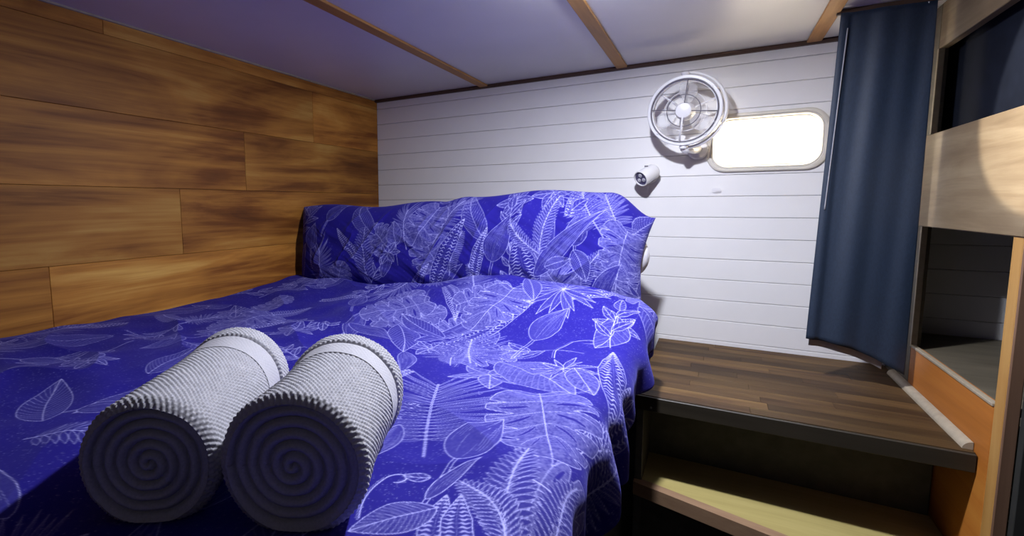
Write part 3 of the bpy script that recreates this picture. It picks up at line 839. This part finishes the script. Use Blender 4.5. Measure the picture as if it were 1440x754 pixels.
relbox(bn, (BX0 + 0.002, 1.38, -1.35), (BX0 + 0.022, 1.5595, ZB - 0.0385), 0.002, 'end_panel', M['black_wood'])
MB().lathe(P(bn, (-0.128, YF - 0.0088, ZB - 0.030)), (0, -1, 0), [(0.0032, 0), (0.0032, 0.0012), (0.0018, 0.0018)], 16).build('screw_head', M['steel'], bn)

st = empty('step', (0.15, 1.40, -1.35), 'pale pine step with brown nosing tucked below the bench', 'step')
ZS = -0.778
def fy(x): return 1.348 - 0.256 * (x + 0.11)
x0, x1 = -0.166, XC - 0.002
tr = MB().prism([(x0, fy(x0) + 0.030), (x1, fy(x1) + 0.030), (x1, 1.558), (x0, 1.558)], 2, ZS - 0.03, ZS); tr.v = [tuple(P(st, p)) for p in tr.v]; tr.build('tread', M['pine'], st)
nz = MB().prism([(x0, fy(x0)), (x1, fy(x1)), (x1, fy(x1) + 0.029), (x0, fy(x0) + 0.029)], 2, ZS - 0.036, ZS + 0.001); nz.v = [tuple(P(st, p)) for p in nz.v]; nz.build('nosing', M['nosing'], st)
rz = MB().prism([(x0, fy(x0) + 0.03), (x1, fy(x1) + 0.03), (x1, fy(x1) + 0.045), (x0, fy(x0) + 0.045)], 2, -1.35, ZS - 0.031); rz.v = [tuple(P(st, p)) for p in rz.v]; rz.build('riser', M['black_wood'], st)

# quarter round trim where the bench meets the shelf unit
pts = [(0, 0)] + [(-0.017 * math.cos(a_), 0.016 * math.sin(a_)) for a_ in np.linspace(0, math.pi / 2, 9)]
o = MB().prism([(XC - 0.0012 + q_[0], ZB + 0.0004 + q_[1]) for q_ in pts], 1, 1.385, 1.9).build('trim_3', M['bead'], smooth=40)
tag(o, 'pale quarter round strip where bench meets the wooden shelf unit', 'trim', kind='structure')

# ------------------------------------------------------------------ shelf unit on the right
cb = empty('shelf_unit', (0.72, 1.62, -1.35), 'open fronted oak shelf unit with two niches beside the curtain', 'shelf')
T = 0.020
YN, YN2, YF0, YF1 = 1.326, 1.290, 1.789, 1.996
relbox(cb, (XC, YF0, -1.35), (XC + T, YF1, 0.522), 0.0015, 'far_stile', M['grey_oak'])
relbox(cb, (XC, YN2, -1.35), (XC + T, YN, 0.522), 0.0015, 'near_stile', M['stile'])
relbox(cb, (XC + 0.0002, YN2 - 0.006, -1.35), (XC + T, YN2 - 0.0003, 0.522), 0.0015, 'edge_strip', M['stile_edge'])
relbox(cb, (XC, YN + 0.0002, 0.405), (XC + T, YF0 - 0.0002, 0.522), 0.0015, 'top_rail', M['oak'])
relbox(cb, (XC - 0.004, YN2 - 0.006, -0.066), (XC + T, YF0 + 0.04, 0.181), 0.002, 'middle_board', M['oak'])
relbox(cb, (XC, YN + 0.0002, -1.35), (XC + T, YF0 - 0.0002, -0.406), 0.0015, 'bottom_board', M['orange_wood'])
MB().cbox(P(cb, (XC - 0.003, YN + 0.001, -0.406)), P(cb, (XC + 0.008, YF0 - 0.010, -0.399)), 0.001).build('sill_bead', M['bead'], cb)
for z0, z1 in ((-0.405, -0.067), (0.182, 0.405)):
    MB().cbox(P(cb, (XC - 0.003, YF0 - 0.009, z0)), P(cb, (XC + 0.010, YF0 - 0.0005, z1)), 0.001).build('side_bead', M['bead'], cb)
relbox(cb, (XC + T + 0.0003, YN2 - 0.006, -0.425), (0.948, 1.997, -0.407), 0.001, 'niche_floor', M['grey_oak'])
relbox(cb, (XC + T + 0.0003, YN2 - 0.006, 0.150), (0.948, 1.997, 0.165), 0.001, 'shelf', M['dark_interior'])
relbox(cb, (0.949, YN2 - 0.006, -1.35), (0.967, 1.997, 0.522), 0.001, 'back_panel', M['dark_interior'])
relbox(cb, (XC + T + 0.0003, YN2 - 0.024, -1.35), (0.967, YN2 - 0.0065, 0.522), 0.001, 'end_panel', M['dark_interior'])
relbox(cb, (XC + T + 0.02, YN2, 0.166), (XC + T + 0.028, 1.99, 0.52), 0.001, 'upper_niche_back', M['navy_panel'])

# ------------------------------------------------------------------ curtain in the corner
cu = empty('curtain', (0.37, 1.71, 0.50), 'navy blackout curtain hanging gathered in the corner beside the window', 'curtain')
def cpath(f):
    x = 0.266 + (0.474 - 0.266) * f
    y = 1.712 + 0.012 * f + 0.004 * math.sin(f * 7.5 + 0.6) - 0.008 * math.exp(-((f - 0.05) / 0.05)**2)
    return x, y
def curtain_sheet(name, mat, dy, dz, f0, f1, zt, thick, nu=90, nv=70):
    rows_ = []
    for j in range(nv + 1):
        h = j / nv; row = []
        for i in range(nu + 1):
            f = f0 + (f1 - f0) * i / nu
            x, y = cpath(f)
            zb_ = -0.398 - 0.075 * max(0, f)**2.0 - dz
            z = zt + (zb_ - zt) * h
            amp = 0.001 + 0.005 * h
            y += amp * math.sin(f * 11 + 1.3 * h) + 0.0015 * math.sin(f * 23 + 3 * h) + dy
            x += -0.012 * h * (1 - f) + 0.012 * (1 - h) * (1 - f)
            row.append(Vector((x, y, z)) - Vector((0.37, 1.71, 0.50)))
        rows_.append(row)
    o = MB().grid(rows_).build(name, mat, cu, True)
    sm = o.modifiers.new('thickness', 'SOLIDIFY'); sm.thickness = thick; sm.offset = 1
    return o
curtain_sheet('cloth', M['curtain'], 0, 0, 0, 1, 0.512, 0.006)
curtain_sheet('lining', M['lining'], 0.012, 0.022, 0.03, 0.8, 0.48, 0.002)
# turned edge of the lining down the window side
ed_ = []
for j in range(40):
    h = j / 39; z = 0.47 + (-0.02 - 0.47) * h; x, y = cpath(0.055)
    ed_.append(Vector((x + 0.012 * (1 - h) - 0.01 * h * 0.9 + 0.004, y - 0.006 + 0.004 * math.sin(11*0.055 + 1.3*h*0.5), z)) - Vector((0.37, 1.71, 0.50)))
MB().tube(ed_, 0.0016, 6).build('edge_piping', M['lining'], cu, True)
rl = empty('curtain_rail', (0.37, 1.722, 0.515), 'slim dark curtain rail under the ceiling above the navy curtain', 'rail')
MB().cbox((-0.10, -0.006, -0.003), (0.115, 0.006, 0.0095), 0.001).build('track', M['dark_trim'], rl)
for k in range(5): MB().tube([(-0.085 + 0.043*k, 0.0, -0.003), (-0.085 + 0.043*k, 0.002, -0.010)], 0.002, 6).build('glider', M['plastic'], rl)

# ------------------------------------------------------------------ wall fan
fn = empty('wall_fan', (-0.105, 1.86, 0.315), 'white round cabin fan mounted on the white wall beside the window', 'fan')
d = Vector((-0.06, -0.97, -0.10)).normalized()
fn.rotation_mode = 'QUATERNION'; fn.rotation_quaternion = d.to_track_quat('-Y', 'Z')
R0 = 0.116
def ringpath(r, y, n=64, a0=0): return [(r * math.cos(a0 + 2*math.pi*k/n), y, r * math.sin(a0 + 2*math.pi*k/n)) for k in range(n)]
def band(ro, ri, y0, y1): return MB().lathe((0, 0, 0), (0, 1, 0), [(ri, y0), (ro - 0.002, y0), (ro, y0 + 0.002), (ro, y1 - 0.002), (ro - 0.002, y1), (ri, y1)], 64, True)
band(R0, R0 - 0.010, -0.018, 0.014).build('outer_ring', M['plastic'], fn, 30)
band(R0 - 0.0105, R0 - 0.018, -0.012, 0.020).build('duct_ring', M['plastic'], fn, 30)
g_ = MB().tube(ringpath(R0 - 0.0135, -0.021), 0.0022, 8, True).build('guard_rim', M['grey_wire'], fn, True)
MB().tube(ringpath(0.052, -0.024), 0.0016, 8, True).build('guard_ring', M['grey_wire'], fn, True)
for k in range(4):
    a_ = math.radians(84 + 90 * k); c_, s2 = math.cos(a_), math.sin(a_)
    MB().tube([((R0 - 0.013) * c_, -0.021, (R0 - 0.013) * s2), (0.05 * c_, -0.025, 0.05 * s2), (0.02 * c_, -0.027, 0.02 * s2)], 0.0017 if k != 2 else 0.003, 8).build('guard_spoke', M['grey_wire'] if k != 2 else M['plastic'], fn, True)
for k in range(3):
    a_ = math.radians(20 + 120 * k); c_, s2 = math.cos(a_), math.sin(a_)
    MB().tube([((R0 - 0.014) * c_, 0.016, (R0 - 0.014) * s2), (0.02 * c_, 0.030, 0.02 * s2)], 0.0035, 8).build('rear_spoke', M['plastic'], fn, True)
MB().tube(ringpath(0.066, 0.022), 0.0016, 8, True).build('rear_guard_ring', M['plastic'], fn, True)
MB().lathe((0, 0, 0), (0, -1, 0), [(0.018, 0.018), (0.025, 0.020), (0.026, 0.024), (0.024, 0.029), (0.015, 0.031), (0.001, 0.0315)], 32).build('hub_cap', M['plastic'], fn, 40)
MB().lathe((0, 0, 0), (0, 1, 0), [(0.022, -0.004), (0.030, 0.006), (0.031, 0.040), (0.026, 0.052), (0.001, 0.055)], 32).build('motor', M['plastic'], fn, 40)
for k in range(3):
    rows_ = []
    for i in range(9):
        r = 0.022 + (0.090 - 0.022) * i / 8; row = []
        for j in range(9):
            w = (j / 8 - 0.5) * (0.55 + 0.35 * math.sin(math.pi * i / 8)); a_ = math.radians(75 + 120 * k) + w + 0.15 * i / 8
            row.append((r * math.cos(a_), 0.002 - w * 0.016, r * math.sin(a_)))
        rows_.append(row)
    o = MB().grid(rows_).build('blade', M['clear'], fn, True); sm = o.modifiers.new('thickness', 'SOLIDIFY'); sm.thickness = 0.0016
for a_ in (90, -90):
    c_, s2 = math.cos(math.radians(a_)), math.sin(math.radians(a_))
    MB().lathe((R0 * c_, 0, R0 * s2), (c_, 0, s2), [(0.011, -0.001), (0.013, 0.003), (0.013, 0.009), (0.010, 0.012)], 20).build('pivot_knob', M['plastic'], fn, 30)
arc = [((R0 + 0.009) * math.cos(t), 0.010, (R0 + 0.009) * math.sin(t)) for t in np.linspace(-math.pi/2, math.pi/2, 30)]
MB().tube(arc, 0.006, 8).build('gimbal_arm', M['plastic'], fn, True)
# wall bracket, built along the wall's normal
inv = fn.rotation_quaternion.to_matrix().inverted()
def lw(p): return inv @ (Vector(p) - Vector((-0.105, 1.86, 0.315)))
wbx = Vector((-0.062, 1.999, 0.195))
MB().lathe(lw(wbx), inv @ Vector((0, -1, 0)), [(0.036, 0), (0.036, 0.010), (0.031, 0.016), (0.016, 0.020)], 32).build('wall_mount', M['plastic'], fn, 30)
low = fn.rotation_quaternion.to_matrix() @ Vector((0, 0.0, -R0 - 0.012)) + Vector((-0.105, 1.86, 0.315))
MB().tube([lw((-0.062, 1.982, 0.195)), lw((-0.075, 1.94, 0.188)), lw(low)], [0.014, 0.013, 0.011], 12).build('bracket_arm', M['plastic'], fn, True)
for k in range(4):
    a_ = math.radians(40 + 90 * k)
    MB().cbox(((R0-0.011)*math.cos(a_) - 0.004, -0.0215, (R0-0.011)*math.sin(a_) - 0.004), ((R0-0.011)*math.cos(a_) + 0.004, -0.016, (R0-0.011)*math.sin(a_) + 0.004), 0.001).build('guard_clip', M['plastic'], fn)

# ------------------------------------------------------------------ reading lamp and wall catch
LS = 1.28
rlp = empty('reading_lamp', (-0.225, 1.999, 0.108), 'small white swivel reading lamp on the wall above the pillow', 'lamp')
def L_(p): return Vector(p) - Vector((-0.225, 1.999, 0.108))
MB().lathe((0, 0, 0), (0, -1, 0), [(0.026, 0), (0.026, 0.006), (0.022, 0.010), (0.008, 0.013)], 28).build('wall_plate', M['plastic'], rlp, 30)
MB().tube([(0, -0.010, 0), (-0.002, -0.030, 0.0)], 0.007, 10).build('swivel', M['plastic'], rlp, True)
hd = Vector((-0.52, -0.72, -0.42)).normalized(); hc = Vector((0.004, -0.044, 0.002))
MB().lathe(hc, hd, [(0.006, -0.026), (0.018, -0.024), (0.022, -0.018), (0.0235, 0.034), (0.0225, 0.037), (0.0205, 0.037), (0.0205, 0.033)], 32).build('lamp_head', M['plastic'], rlp, 30)
lf = MB().lathe(hc, hd, [(0.0203, 0.030), (0.0203, 0.0335)], 28).build('lens_face', M['lens_dark'], rlp, 30)
sd_ = hd.cross(Vector((0, 0, 1))).normalized(); up_ = sd_.cross(hd)
for p_ in (up_ * 0.009, up_ * -0.005 + sd_ * 0.008, up_ * -0.005 - sd_ * 0.008):
    MB().lathe(hc + p_, hd, [(0.0058, 0.0336), (0.0058, 0.0350), (0.004, 0.0365), (0.001, 0.037)], 16).build('led', M['lens'], lf, True)
tp = hc + up_ * 0.0236
MB().cbox(tp + Vector((-0.006, -0.004, -0.002)), tp + Vector((0.004, 0.004, 0.002)), 0.0008).build('switch', M['grey_wire'], rlp)

rlp.scale = (LS, LS, LS)
wc = empty('wall_catch', (0.003, 1.999, 0.046), 'tiny white oval plastic catch on the wall below the window', 'catch')
MB().prism(rrect(0, 0, 0.030, 0.016, 0.0075), 1, -0.003, 0).build('plate', M['plastic'], wc, 30)
MB().prism(rrect(0.002, 0, 0.014, 0.008, 0.0035), 1, -0.0055, -0.0031).build('button', M['plastic'], wc, 30)

# ------------------------------------------------------------------ assumed ceiling downlight just above the frame
dl = empty('assumed_ceiling_light', (LIGHT_POS[0], LIGHT_POS[1], ZC), 'assumed round white ceiling downlight above the bed, out of view', 'light')
MB().lathe((0, 0, -0.0003), (0, 0, -1), [(0.040, 0), (0.040, 0.004), (0.034, 0.007), (0.028, 0.007), (0.028, 0.003)], 40).build('rim', M['plastic'], dl, 30)
MB().lathe((0, 0, -0.0003), (0, 0, -1), [(0.0275, 0.001), (0.0275, 0.005), (0.024, 0.013), (0.014, 0.019), (0.001, 0.021)], 40).build('lens', M['lit'], dl, 30)
la = bpy.data.lights.new('downlight', 'AREA'); la.shape = 'DISK'; la.size = 0.055; la.energy = LIGHT_W; la.color = (0.86, 0.89, 1.0); la.spread = math.radians(180)
lo = bpy.data.objects.new('downlight', la); C.objects.link(lo); lo.parent = dl; lo.location = (0, 0, -0.025)
ld = bpy.data.lights.new('dome', 'POINT'); ld.energy = DOME_W; ld.color = la.color; ld.shadow_soft_size = 0.018  # point light added for sideways glow on the upper wall
lp = bpy.data.objects.new('dome', ld); C.objects.link(lp); lp.parent = dl; lp.location = (0, 0, -0.046)

# assumed small warm spot lamp over the aisle, added to brighten the shelf unit
sp = empty('assumed_spotlight', (SPOT_POS[0], SPOT_POS[1], ZC), 'assumed small round spot lamp on the ceiling over the aisle, out of view', 'light')
aim = (Vector((XC, 1.05, 0.30)) - Vector(SPOT_POS)).normalized()
MB().lathe((0, 0, -0.0003), (0, 0, -1), [(0.022, 0), (0.022, 0.004), (0.006, 0.006), (0.006, 0.012)], 24).build('base', M['plastic'], sp, 30)
MB().lathe(Vector((0, 0, -0.02)) - aim * 0.01, aim, [(0.004, -0.018), (0.013, -0.016), (0.016, 0.012), (0.0145, 0.012), (0.0135, 0.004)], 24).build('head', M['plastic'], sp, 30)
ls = bpy.data.lights.new('spot', 'SPOT'); ls.energy = SPOT_W; ls.color = (1.0, 0.96, 0.90); ls.shadow_soft_size = 0.006
ls.spot_size = math.radians(SPOT_DEG); ls.spot_blend = 0.06
so = bpy.data.objects.new('spot', ls); C.objects.link(so); so.parent = sp
so.location = Vector((0, 0, -0.02)) + aim * 0.006; so.rotation_euler = aim.to_track_quat('-Z', 'Y').to_euler()
# dim fill lamp added behind the camera to lift the shadows
cl = empty('fill_light', (FILL_POS[0], FILL_POS[1], ZC), 'added dim round fill light on the ceiling behind the foot of the bed', 'light')
MB().lathe((0, 0, -0.0003), (0, 0, -1), [(0.11, 0), (0.11, 0.008), (0.10, 0.012), (0.001, 0.012)], 40).build('shade', M['plastic'], cl, 30)
lc = bpy.data.lights.new('cabin', 'AREA'); lc.shape = 'DISK'; lc.size = 0.2; lc.energy = FILL_W; lc.color = (1.0, 0.95, 0.86)  # emitter of the added fill lamp
co_ = bpy.data.objects.new('cabin', lc); C.objects.link(co_); co_.parent = cl; co_.location = (0, 0, -0.016)
